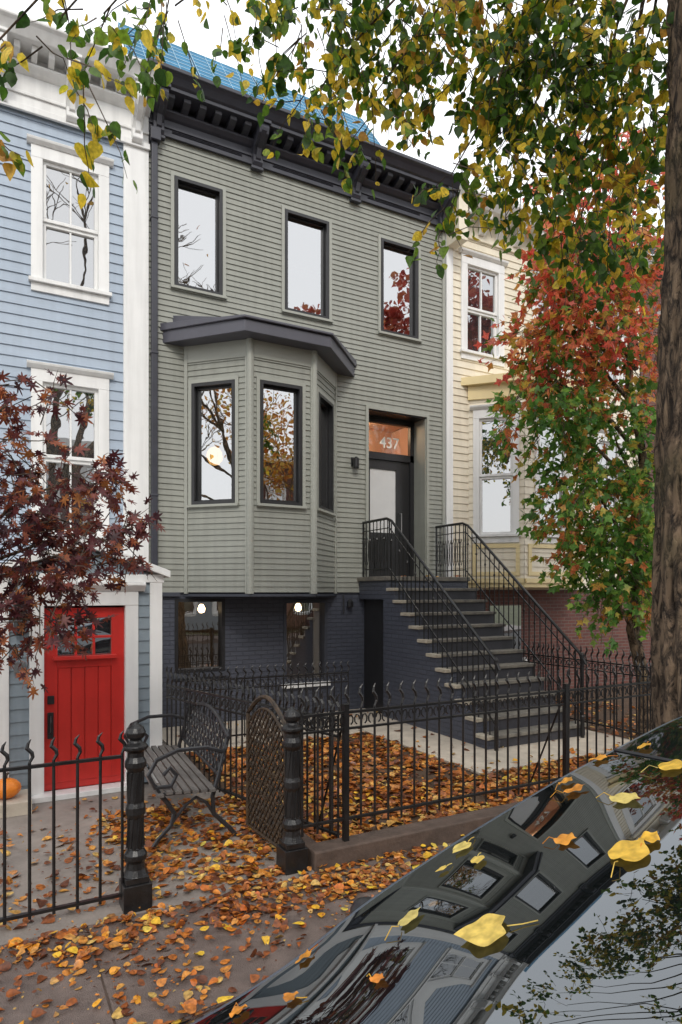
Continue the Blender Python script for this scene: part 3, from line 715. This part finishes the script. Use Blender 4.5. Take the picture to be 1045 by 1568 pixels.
def crown(name,clusters,temp,size,mat,par,twmat,droop=.7,per=9,L=.3,flat=0.):
    P=[];A=[];mb=MB()
    for (cx_,cy_,cz_,rx,ry,rz_,n) in clusters:
        for _ in range(max(1,n//per)):
            d=rng.normal(size=3); d/=np.linalg.norm(d); r=rng.uniform(.15,1)**.5
            s=np.array([cx_+d[0]*rx*r,cy_+d[1]*ry*r,cz_+d[2]*rz_*r])
            dr=np.array([d[0],d[1],d[2]*.3])*.8+rng.normal(size=3)*.5; dr[2]-=droop; dr/=np.linalg.norm(dr)
            ln=L*rng.uniform(.6,1.4); pts=[s-dr*ln*.3]
            for k in range(1,5):
                q=s+dr*ln*k/4*1.0; q=q+np.array([0,0,-.25*ln*(k/4)**2*droop])+rng.normal(size=3)*.01; pts.append(q)
            mb.tube([tuple(x) for x in pts],[.005,.004,.0035,.003,.0015],twmat,3,False)
            for k in range(per):
                t=rng.uniform(.1,1)*4; i=min(int(t),3); q=pts[i]*(1-(t-i))+pts[i+1]*(t-i)
                P.append(q+rng.normal(size=3)*.025); A.append(dr*.6+rng.normal(size=3)*.55+np.array([0,0,-droop*.8]))
    P=np.array(P);A=np.array(A); N=len(P)
    nr=rng.normal(size=(N,3)); nr[:,2]=nr[:,2]*(1-flat)+flat*2
    leaves(name,P,size*rng.uniform(.6,1.25,N),A,nr,temp,mat,par)
    mb.obj('twigs',par)
def limb(mb,p,q,r0,r1,mat,sag=.3,n=8,sides=8):
    p=Vector(p);q=Vector(q); pts=[];rr=[]
    for k in range(n+1):
        t=k/n; x=p.lerp(q,t); x.z+=sag*math.sin(math.pi*t)*(p-q).length*.3
        if 0<k<n: x+=Vector((random.uniform(-1,1),random.uniform(-1,1),random.uniform(-1,1)))*.04*(p-q).length*.5
        pts.append(tuple(x)); rr.append(r0+(r1-r0)*t)
    mb.tube(pts,rr,mat,sides); return pts

# street tree
T1=empty('street_tree')
mb=MB(); ns,nr_=90,200; base=Vector((4.06,-6.83,0))
for j in range(nr_+1):
    z=-.02+7.6*j/nr_; r=.30-.009*z+.16*math.exp(-z*2.2)
    ox=.03*math.sin(z*1.1+2)+.05*(z-3)/4
    for i in range(ns):
        a=2*math.pi*i/ns
        rd=noise.noise(Vector((math.cos(a)*4.5,math.sin(a)*4.5,z*.9)))*.035
        rd+=.032*(1-2.2*abs(noise.noise(Vector((math.cos(a)*8,math.sin(a)*8,z*1.9)))))-.015
        rd+=.012*noise.noise(Vector((math.cos(a)*16,math.sin(a)*16,z*9)))
        rr=r+rd; mb.v.append((base.x+ox+rr*math.cos(a),base.y+rr*math.sin(a),z))
for j in range(nr_):
    for i in range(ns):
        a=j*ns+i;b=j*ns+(i+1)%ns; mb.f.append((a,b,b+ns,a+ns)); mb.mi.append(0)
mb.mats=[M['bark']]; mb.obj('trunk',T1,smooth=True)
can=[ # x,y,z,rx,ry,rz,n
 (1.17,-4.35,6.42,.36,.35,.28,120),(1.70,-4.6,6.5,.42,.4,.25,170),(2.23,-4.9,6.3,.45,.4,.33,340),(2.2,-4.95,5.65,.24,.22,.22,110),
 (2.71,-5.2,6.3,.55,.5,.38,500),(2.62,-5.1,5.65,.25,.3,.3,100),(3.24,-5.45,6.25,.6,.5,.45,680),(3.81,-5.75,6.05,.75,.6,.55,1150),
 (4.4,-6.1,5.8,.8,.6,.6,1100),(3.11,-5.4,4.95,.2,.2,.38,130),(3.6,-5.65,5.25,.4,.4,.4,360),(4.1,-5.7,5.0,.35,.35,.4,220),
 (4.9,-5.4,5.5,.7,.6,.5,420),
 (.35,-5.5,4.95,.2,.3,.35,70),(.0,-5.5,4.6,.12,.2,.4,60),(.6,-5.3,5.3,.35,.3,.2,60),(.95,-5.6,5.3,.25,.3,.12,20),
 (2.6,-6.3,7.6,1.4,.9,.5,420),(4.2,-7.4,7.8,1.6,1.2,.7,600),(2.6,-8.6,7.2,1.2,.8,.5,350),(5.4,-7.4,6.6,.9,.9,.8,350)]
mg=leafmat('linden_leaves',[(0,(.03,.08,.012)),(.3,(.08,.18,.018)),(.56,(.2,.32,.03)),(.68,(.72,.55,.04)),(.9,(.88,.62,.05)),(1,(.5,.25,.04))],.52)
crown('foliage',can,OV,.085,mg,T1,M['twig'],.8,9,.32)
mb=MB()
for c in can:
    q=(c[0],c[1],c[2]+c[5]*.5)
    limb(mb,(base.x+.05,base.y,random.uniform(6.7,7.4)),q,.035 if c[6]>400 else .022,.005,M['bark'],.35 if c[2]>5.3 else .6,8,6)
mb.obj('limbs',T1,smooth=True)

# red maple in neighbour's yard
T2=empty('maple_tree')
ru=[(7.3,-3.3,7.4,.85,.7,.9,900),(6.75,-3.5,6.3,.85,.6,.8,1300),(7.7,-3.2,6.2,1.,.8,.9,1100),(6.6,-3.35,5.3,.85,.7,.55,1150),(7.7,-3.4,5.1,1.,.8,.6,800),(6.25,-3.35,4.75,.4,.35,.35,260),(6.3,-3.5,5.9,.4,.4,.5,220)]
gr=[(6.35,-3.25,4.25,.75,.6,.55,950),(7.4,-3.4,4.1,.9,.8,.6,1000),(7.1,-3.4,3.2,.9,.8,.55,1350),(8.0,-3.4,3.2,.8,.8,.7,700),(7.3,-3.4,2.5,.8,.6,.45,1050),(7.3,-3.5,1.9,.5,.5,.35,450),(8.2,-3.2,2.2,.6,.6,.4,350)]
mr=leafmat('red_maple_leaves',[(0,(.06,.15,.02)),(.2,(.15,.28,.04)),(.36,(.65,.42,.07)),(.48,(.76,.22,.08)),(.72,(.78,.12,.085)),(.9,(.72,.2,.14)),(1,(.85,.38,.12))],.55)
mgr=leafmat('green_maple_leaves',[(0,(.06,.17,.025)),(.5,(.13,.3,.05)),(.75,(.28,.42,.07)),(.88,(.65,.45,.08)),(1,(.72,.22,.08))],.55)
crown('red_foliage',ru,MAP,.13,mr,T2,M['twig'],.5,9,.35,.3)
crown('green_foliage',gr,MAP,.13,mgr,T2,M['twig'],.5,9,.35,.3)
mb=MB(); limb(mb,(7.9,-3.5,0),(7.7,-3.4,6.8),.1,.03,M['bark'],0,10,10)
for c in ru+gr: limb(mb,(7.8,-3.45,max(1.2,c[2]-.9)),(c[0],c[1],c[2]),.035,.008,M['bark'],.2,6,6)
mb.obj('trunk',T2,smooth=True)

# japanese maple
T3=empty('japanese_maple_tree')
jm=[(.15,-4.3,3.35,.35,.3,.12,160),(-.05,-4.3,2.95,.4,.35,.15,260),(.45,-4.35,2.75,.45,.3,.12,300),(.0,-4.4,2.5,.45,.35,.15,320),(.6,-4.4,2.4,.42,.3,.13,280),(.25,-4.4,2.15,.45,.3,.15,340),
    (-.1,-4.4,1.85,.35,.3,.15,230),(.3,-4.4,1.78,.3,.25,.13,150),(.05,-4.45,1.6,.25,.2,.1,70),(-.8,-4.3,2.8,.6,.6,.6,450),(.9,-4.4,2.3,.18,.15,.07,40)]
mj=leafmat('japanese_maple_leaves',[(0,(.05,.014,.02)),(.45,(.12,.03,.035)),(.75,(.22,.055,.035)),(.92,(.4,.12,.04)),(1,(.5,.2,.06))],.35)
crown('foliage',jm,JM,.10,mj,T3,M['twig'],.35,9,.25,.45)
mb=MB(); limb(mb,(-1.0,-4.2,0),(-.8,-4.3,1.6),.07,.05,M['bark'],0,6,8)
for c in jm: limb(mb,(-.85,-4.27,1.5),(c[0],c[1],c[2]-.03),.025,.006,M['bark'],.3,8,6)
mb.obj('trunk',T3,smooth=True)

# trees for the street (reflected in windows)
def tree(name,x,y,h,spread,mat,n,depth=5,tm=OV,ls=.16):
    E=empty(name); mb=MB(); tips=[]
    def br(p,d,L,r,k):
        q=p+d*L; mid=p+d*L*.5+Vector((random.uniform(-1,1),random.uniform(-1,1),0))*L*.06
        mb.tube([tuple(p),tuple(mid),tuple(q)],[r,r*.85,r*.65],M['bark'],6 if k>2 else 3,False)
        if k<=2: tips.append(q)
        if k==0: return
        for _ in range(3):
            nd=(d+Vector((random.gauss(0,1),random.gauss(0,1),random.gauss(0,.5)))*spread).normalized(); nd.z=abs(nd.z)*.8+.15; nd.normalize()
            br(q,nd,L*random.uniform(.62,.8),r*.6,k-1)
    br(Vector((x,y,-.1)),Vector((0,0,1)),h*.3,h*.016,depth)
    mb.obj('branches',E)
    if n:
        tp=np.array([tuple(t) for t in tips]); idx=rng.integers(0,len(tp),n); P=tp[idx]+rng.normal(size=(n,3))*.3
        leaves('foliage',P,ls*rng.uniform(.6,1.2,n),rng.normal(size=(n,3))-np.array([0,0,.5]),rng.normal(size=(n,3)),tm,mat,E)
mo=leafmat('orange_leaves',[(0,(.5,.16,.03)),(.5,(.7,.32,.04)),(1,(.6,.45,.08))],.4)
mrr=leafmat('dark_red_leaves',[(0,(.3,.04,.03)),(.5,(.5,.08,.05)),(1,(.4,.14,.06))],.4)
tree('orange_tree',11.8,-20.5,11.5,.55,mo,4500,5)
tree('orange_tree',5.5,-21,8,.55,mo,2500,5)
tree('red_tree',21.8,-20.5,22.5,.42,mrr,7000,5,OV,.32)
tree('bare_tree',-9.5,-4.6,11,.55,mo,1600,6)
tree('bare_tree',2.2,-20,20,.55,mo,100,6)
for k,(x0,x1,mat,hh) in enumerate(((-14,-7.2,M['brick'],8.6),(-7,-1,M['cream'],8.2),(-.8,5.6,M['brick'],8.8),(5.8,12,M['bluegray'],8.4),(12.2,19,M['brick'],8.8))):
    E=empty('opposite_row_house'); fr=Fr((0,-24),(1,0),(0,1)); mb=MB(); w=(x1-x0)/3
    wh=[(x0+w*i+w*.3,x0+w*i+w*.3+.9,z,z+1.6) for i in range(3) for z in (.9,3.9,6.4)]
    wallholes(mb,fr,x0,x1,0,hh,wh,mat,0); mb.box(fr,x0,x1,-8,-.3,-.1,hh-.05,M['roof']); mb.box(fr,x0,x1,-.2,.35,hh,hh+.35,Wm); mb.obj('walls',E)
    for h in wh: classic_window(E,fr,*h,Wm,False)

# fallen leaves
def litter(name,regs,mat,size,temp=OV,zf=0.012):
    P=[]
    for (x0,x1,y0,y1,n,z) in regs:
        if n<=0: continue
        a=np.column_stack([rng.uniform(x0,x1,n),rng.uniform(y0,y1,n),z+rng.uniform(.002,.03,n)]); 
        keep=np.array([noise.noise(Vector((p[0]*1.1,p[1]*1.1,3)))+noise.noise(Vector((p[0]*3.3,p[1]*3.3,7)))*.6+rng.uniform(-.1,.55)>-.05 for p in a]); P.append(a[keep])
    P=np.vstack(P); N=len(P); A=rng.normal(size=(N,3)); A[:,2]*=.12; nr=rng.normal(size=(N,3))*.32; nr[:,2]+=1
    return leaves(name,P,size*rng.uniform(.45,1.25,N),A,nr,temp,mat)
ml=leafmat('fallen_leaf_colors',[(0,(.12,.035,.013)),(.3,(.3,.085,.018)),(.55,(.5,.16,.025)),(.75,(.58,.25,.045)),(.92,(.62,.42,.12)),(1,(.3,.12,.04))],.1,.4,.45,1.3)
ml2=leafmat('bright_leaf_colors',[(0,(.5,.12,.02)),(.4,(.68,.27,.02)),(.8,(.75,.48,.04)),(1,(.65,.52,.1))],.1,.4)
litter('fallen_leaves',[(2.15,9.5,-5.12,-3.95,4800,.0),(2.1,4.6,-3.95,-1.6,2400,0),(7.4,9.5,-3.7,-.4,700,0),(2.2,7.3,-3.9,-.1,260,.02)],ml,.085)
litter('fallen_leaves',[(2.15,9.5,-5.12,-3.95,1800,.0),(2.1,4.6,-3.95,-1.6,700,0)],ml,.1,MAP)
litter('fallen_leaves',[(.85,2.3,-5.25,-3.4,1700,0),(-1.6,.9,-5.2,-3.5,560,0),(-1.5,1.6,-3.6,-2.9,120,0)],ml,.07)
litter('fallen_leaves',[(-2,8,-5.75,-5.32,2400,0),(-2,8,-6.5,-5.7,1300,0),(-2,8,-7.3,-6.4,700,0),(1.2,4,-5.75,-5.25,500,0)],ml,.058)
litter('fallen_leaves',[(-2,8,-5.8,-5.3,260,.01),(-2,8,-7.2,-5.8,360,.005),(2.2,8,-5.1,-3.8,420,.02),(.85,2.3,-5.25,-3.4,120,0.01)],ml2,.066)
litter('leaf_debris',[(-2,5,-7.3,-3.2,6000,0)],ml,.018)
litter('fallen_leaves',[(5.9,6.9,-.9,-.05,14,2.2),(-6,10,-8.5,-7.4,900,-.13)],ml2,.06)

# ------------------------------------------------------------------ CAR
CAR=empty('parked_car'); yc=-D+.75
kx=[-.88,-.84,-.6,-.1,.3,.435,.70,.826,1.137,1.53,2.03,2.6,3.2,3.5,3.72,3.8]
tab=dict(
 zt=[.5,.62,.76,.85,.91,.94,1.03,1.12,1.257,1.405,1.543,1.58,1.52,1.36,1.05,.6],
 wt=[.6,.68,.74,.78,.77,.755,.745,.725,.69,.65,.62,.61,.62,.66,.72,.72],
 zb=[.46,.56,.70,.78,.84,.86,.87,.88,.89,.90,.91,.92,.94,.95,.92,.55],
 wb=[.66,.76,.87,.91,.92,.92,.93,.93,.93,.93,.93,.93,.92,.9,.85,.78],
 cr=[.03,.05,.06,.08,.14,.165,.165,.155,.125,.085,.065,.06,.06,.05,.04,.02])
xs=np.arange(-.88,3.801,.03)
kern=np.exp(-(np.arange(-6,7)*.03)**2/(2*.075**2)); kern/=kern.sum()
def tbl(k):
    v=np.interp(xs,kx,tab[k]); vp=np.concatenate([2*v[0]-v[6:0:-1],v,2*v[-1]-v[-2:-8:-1]]); return np.convolve(vp,kern,'valid')
TB={k:tbl(k) for k in tab}
def carz(x,Y):
    g={k:np.interp(x,xs,TB[k]) for k in TB}; s=(Y-.75)/g['wt']; s=max(-1,min(1,s)); return g['zt']+g['cr']*(1-s*s)
rows=[]
for i,x in enumerate(xs):
    g={k:TB[k][i] for k in TB}; half=[]
    for s in np.linspace(0,1,15): half.append((g['wt']*s,g['zt']+g['cr']*(1-s*s)))
    half.append((g['wt']+.012,g['zt']-.003)); half.append((g['wt']+.024,g['zt']-.014)); half.append((g['wt']+.03,g['zt']-.034))
    zb_=min(g['zb'],g['zt']-.05); 
    half.append(((g['wt']+.036)*.5+g['wb']*.5+.01,(g['zt']-.04+zb_)/2)); half.append((g['wb'],zb_)); half.append((g['wb']+.02,zb_-.05)); half.append((g['wb']+.03,(zb_+.3)/2)); half.append((g['wb']+.01,.22)); half.append((g['wb']-.1,.12))
    row=[(x,yc-w,z) for w,z in reversed(half[1:])]+[(x,yc+w,z) for w,z in half]
    rows.append(row)
nh=len(half); K=len(rows[0]); mb=MB(); mb.v=[p for r in rows for p in r]
mats=[M['carpaint'],M['wind'],M['pillarsky'],M['black']]; mb.mats=mats
for i in range(len(xs)-1):
    for j in range(K-1):
        c=abs(j+.5-(nh-1)); s=c/14.; x=(xs[i]+xs[i+1])/2; mi=0
        if s<1 and .28+.15*s*s<x<1.60+.12*s*s: mi=1
        elif s<.75 and 1.85<x<2.75: mi=1
        elif s<.95 and x>3.3 and x<3.68: mi=1
        elif 14<=c<16 and .35<x<3.3: mi=2
        elif 17<=c<19 and .85<x<3.25 and not (2.02<x<2.1): mi=1
        elif c>22: mi=3
        mb.f.append((i*K+j,(i+1)*K+j,(i+1)*K+j+1,i*K+j+1)); mb.mi.append(mi)
for r in (0,len(xs)-1): mb.f.append(tuple(r*K+j for j in range(K))); mb.mi.append(0)
mb.obj('body',CAR,smooth=True)
mb=MB()
for sx in (-.05,2.85):
    for sd in (-1,1):
        y=yc+sd*.87
        for rr,w,mat in ((.33,.11,M['rubber']),(.22,.118,M['rim'])):
            i0=len(mb.v); k=mb.m(mat); n=32
            for yy in (y-w,y+w):
                for q in range(n): a=2*math.pi*q/n; mb.v.append((sx+rr*math.cos(a),yy,.2+rr*math.sin(a)))
            for q in range(n): mb.f.append((i0+q,i0+(q+1)%n,i0+n+(q+1)%n,i0+n+q)); mb.mi.append(k)
            mb.f.append(tuple(i0+q for q in range(n))); mb.mi.append(k); mb.f.append(tuple(i0+n+q for q in range(n))); mb.mi.append(k)
mb.obj('wheels',CAR,bevel=.01)
mb=MB()
for sd in (-1,1):
    y0=yc+sd*.99
    i0=len(mb.v); k=mb.m(M['black'])
    for a in range(9):
        ph=math.pi*a/8
        for b in range(14):
            th=2*math.pi*b/14; mb.v.append((1.04+.055*math.sin(ph)*math.cos(th),y0+.09*math.cos(ph),.935+.062*math.sin(ph)*math.sin(th)))
    for a in range(8):
        for b in range(14): mb.f.append((i0+a*14+b,i0+a*14+(b+1)%14,i0+(a+1)*14+(b+1)%14,i0+(a+1)*14+b)); mb.mi.append(k)
    mb.tube([(1.02,yc+sd*.9,.87),(1.04,y0,.92)],.025,M['black'],8)
mb.obj('mirrors',CAR,smooth=True)
mb=MB()
for sd,(xa,Ya,xb,Yb) in enumerate(((.36,1.25,.62,.62),(.34,.62,.58,.1))):
    n=10; mb.tube([(xa+(xb-xa)*k/n,-D+Ya+(Yb-Ya)*k/n,carz(xa+(xb-xa)*k/n,Ya+(Yb-Ya)*k/n)+.018) for k in range(n+1)],.008,M['black'],6)
mb.box(Fr((-.86,yc),(0,1),(-1,0)),-.3,.3,0,.03,.3,.42,M['white'])
for sd in (-1,1): mb.box(Fr((-.80,yc+sd*.55),(0,1),(-1,0)),-.12,.12,0,.05,.52,.6,M['rim'])
mb.tube([(1.60+.12*s*s,-D+.75+s*.64,carz(1.60+.12*s*s,.75+s*.64)+.001) for s in np.linspace(-1,1,25)],.006,M['black'],5)
mb.obj('wipers_lights',CAR,bevel=.0)
# leaves on the car
spots=[(.90,.98,.098,1),(1.16,.93,.085,1),(.81,1.23,.06,1),(1.07,1.27,.04,1),(1.13,1.38,.055,1),(1.18,1.12,.05,0),(1.40,1.14,.075,1),(1.58,1.14,.07,1),(1.9,1.25,.08,0),(1.4,1.30,.06,0),(.70,1.46,.045,0),(.58,1.28,.045,0),(.69,1.15,.035,0),(1.24,.93,.045,0),(1.45,1.36,.045,0),(1.75,1.3,.045,0),(2.0,1.22,.07,1),(1.02,1.33,.03,1),(.5,1.42,.045,0),(1.65,1.36,.05,0)]
def heart(nv=44):
    H_=[(0,.42,0)]
    for t in np.linspace(0,2*math.pi,nv+1)[:-1]:
        r=.47*(1+.035*math.sin(t*22)); x=math.sin(t)*r; y=.45-math.cos(t)*r*1.02
        d=min(t,2*math.pi-t)
        if d<.4: y+=.13*(1-d/.4)
        e=abs(t-math.pi)
        if e<.4: y+=.2*(1-e/.4)**1.3
        H_.append((x,y,.22*x*x+.05*math.sin(t*2+1)+.03*math.sin(t*5)))
    return np.array(H_)
HRT=heart()
def carleaves(sel,mat,cr,seed):
    P=[];Sz=[];A=[];Nn=[]; rd=random.Random(seed); mb=MB()
    for (x,Y,s,c) in spots:
        if c!=sel: continue
        e=.01; nx=-(carz(x+e,Y)-carz(x-e,Y))/(2*e); ny=-(carz(x,Y+e)-carz(x,Y-e))/(2*e)
        z=carz(x,Y)+.008; P.append((x,Y-D,z)); Sz.append(s); Nn.append((nx+rd.gauss(0,.06),ny+rd.gauss(0,.06),1))
        a=rd.uniform(0,6.28); ax=(math.cos(a),math.sin(a),-nx*math.cos(a)-ny*math.sin(a)); A.append(ax)
        b=a+rd.uniform(-.5,.5); L=s*.6
        mb.tube([(x,Y-D,z),(x-math.cos(b)*L*.5,Y-D-math.sin(b)*L*.5,z+L*.12+nx*-0),(x-math.cos(b)*L,Y-D-math.sin(b)*L,carz(x-math.cos(b)*L,Y-math.sin(b)*L)+.004)],[.0012,.001,.0012],mat,4)
    o=leaves('fallen_leaves',np.array(P),np.array(Sz),np.array(A),np.array(Nn),HRT,mat,None,cr); o.data.polygons.foreach_set('use_smooth',[True]*len(o.data.polygons))
    mb.obj('leaf_stems',o)
myl=leafmat('yellow_linden_leaf',[(0,(.62,.5,.16)),(.5,(.74,.58,.16)),(1,(.72,.45,.06))],.2,.45,.65,1.15)
mor=leafmat('orange_linden_leaf',[(0,(.72,.28,.03)),(.5,(.62,.2,.03)),(1,(.74,.42,.04))],.2,.45,.6,1.2)
carleaves(1,myl,(.3,1.0),3); carleaves(0,mor,(.8,3.0),5)

# ------------------------------------------------------------------ LIGHT, SKY, CAMERA
w=bpy.data.worlds.new('World'); S.world=w; w.use_nodes=True
n=w.node_tree.nodes; l=w.node_tree.links; bg=n['Background']
sk=n.new('ShaderNodeTexSky'); sk.sky_type='NISHITA'; sk.sun_disc=False
el,az=math.radians(42),math.radians(200)
sk.sun_elevation=el; sk.sun_rotation=az; sk.air_density=1.2; sk.dust_density=3
mx=n.new('ShaderNodeMix'); mx.data_type='RGBA'; mx.inputs[0].default_value=.85; l.new(sk.outputs[0],mx.inputs[6]); mx.inputs[7].default_value=(17.2,17.5,17.9,1)
l.new(mx.outputs[2],bg.inputs['Color']); bg.inputs['Strength'].default_value=.1
sd=bpy.data.lights.new('sun','SUN'); sd.energy=1.5; sd.angle=math.radians(12); sd.color=(1,.95,.87)
so=bpy.data.objects.new('sun',sd); S.collection.objects.link(so)
dv=Vector((math.sin(az)*math.cos(el),math.cos(az)*math.cos(el),math.sin(el)))
so.rotation_euler=dv.to_track_quat('Z','Y').to_euler(); so.location=(0,-20,20)
c=bpy.data.cameras.new('camera'); co=bpy.data.objects.new('camera',c); S.collection.objects.link(co)
co.location=(0,-D,1.95); co.rotation_euler=(math.radians(90),0,math.radians(-28.3))
c.sensor_fit='VERTICAL'; c.sensor_height=36; c.lens=36*1000/1568; c.shift_y=123/1568; c.clip_end=1000; c.clip_start=.02
S.camera=co
S.view_settings.view_transform='Standard'; S.view_settings.look='None'; S.view_settings.exposure=0
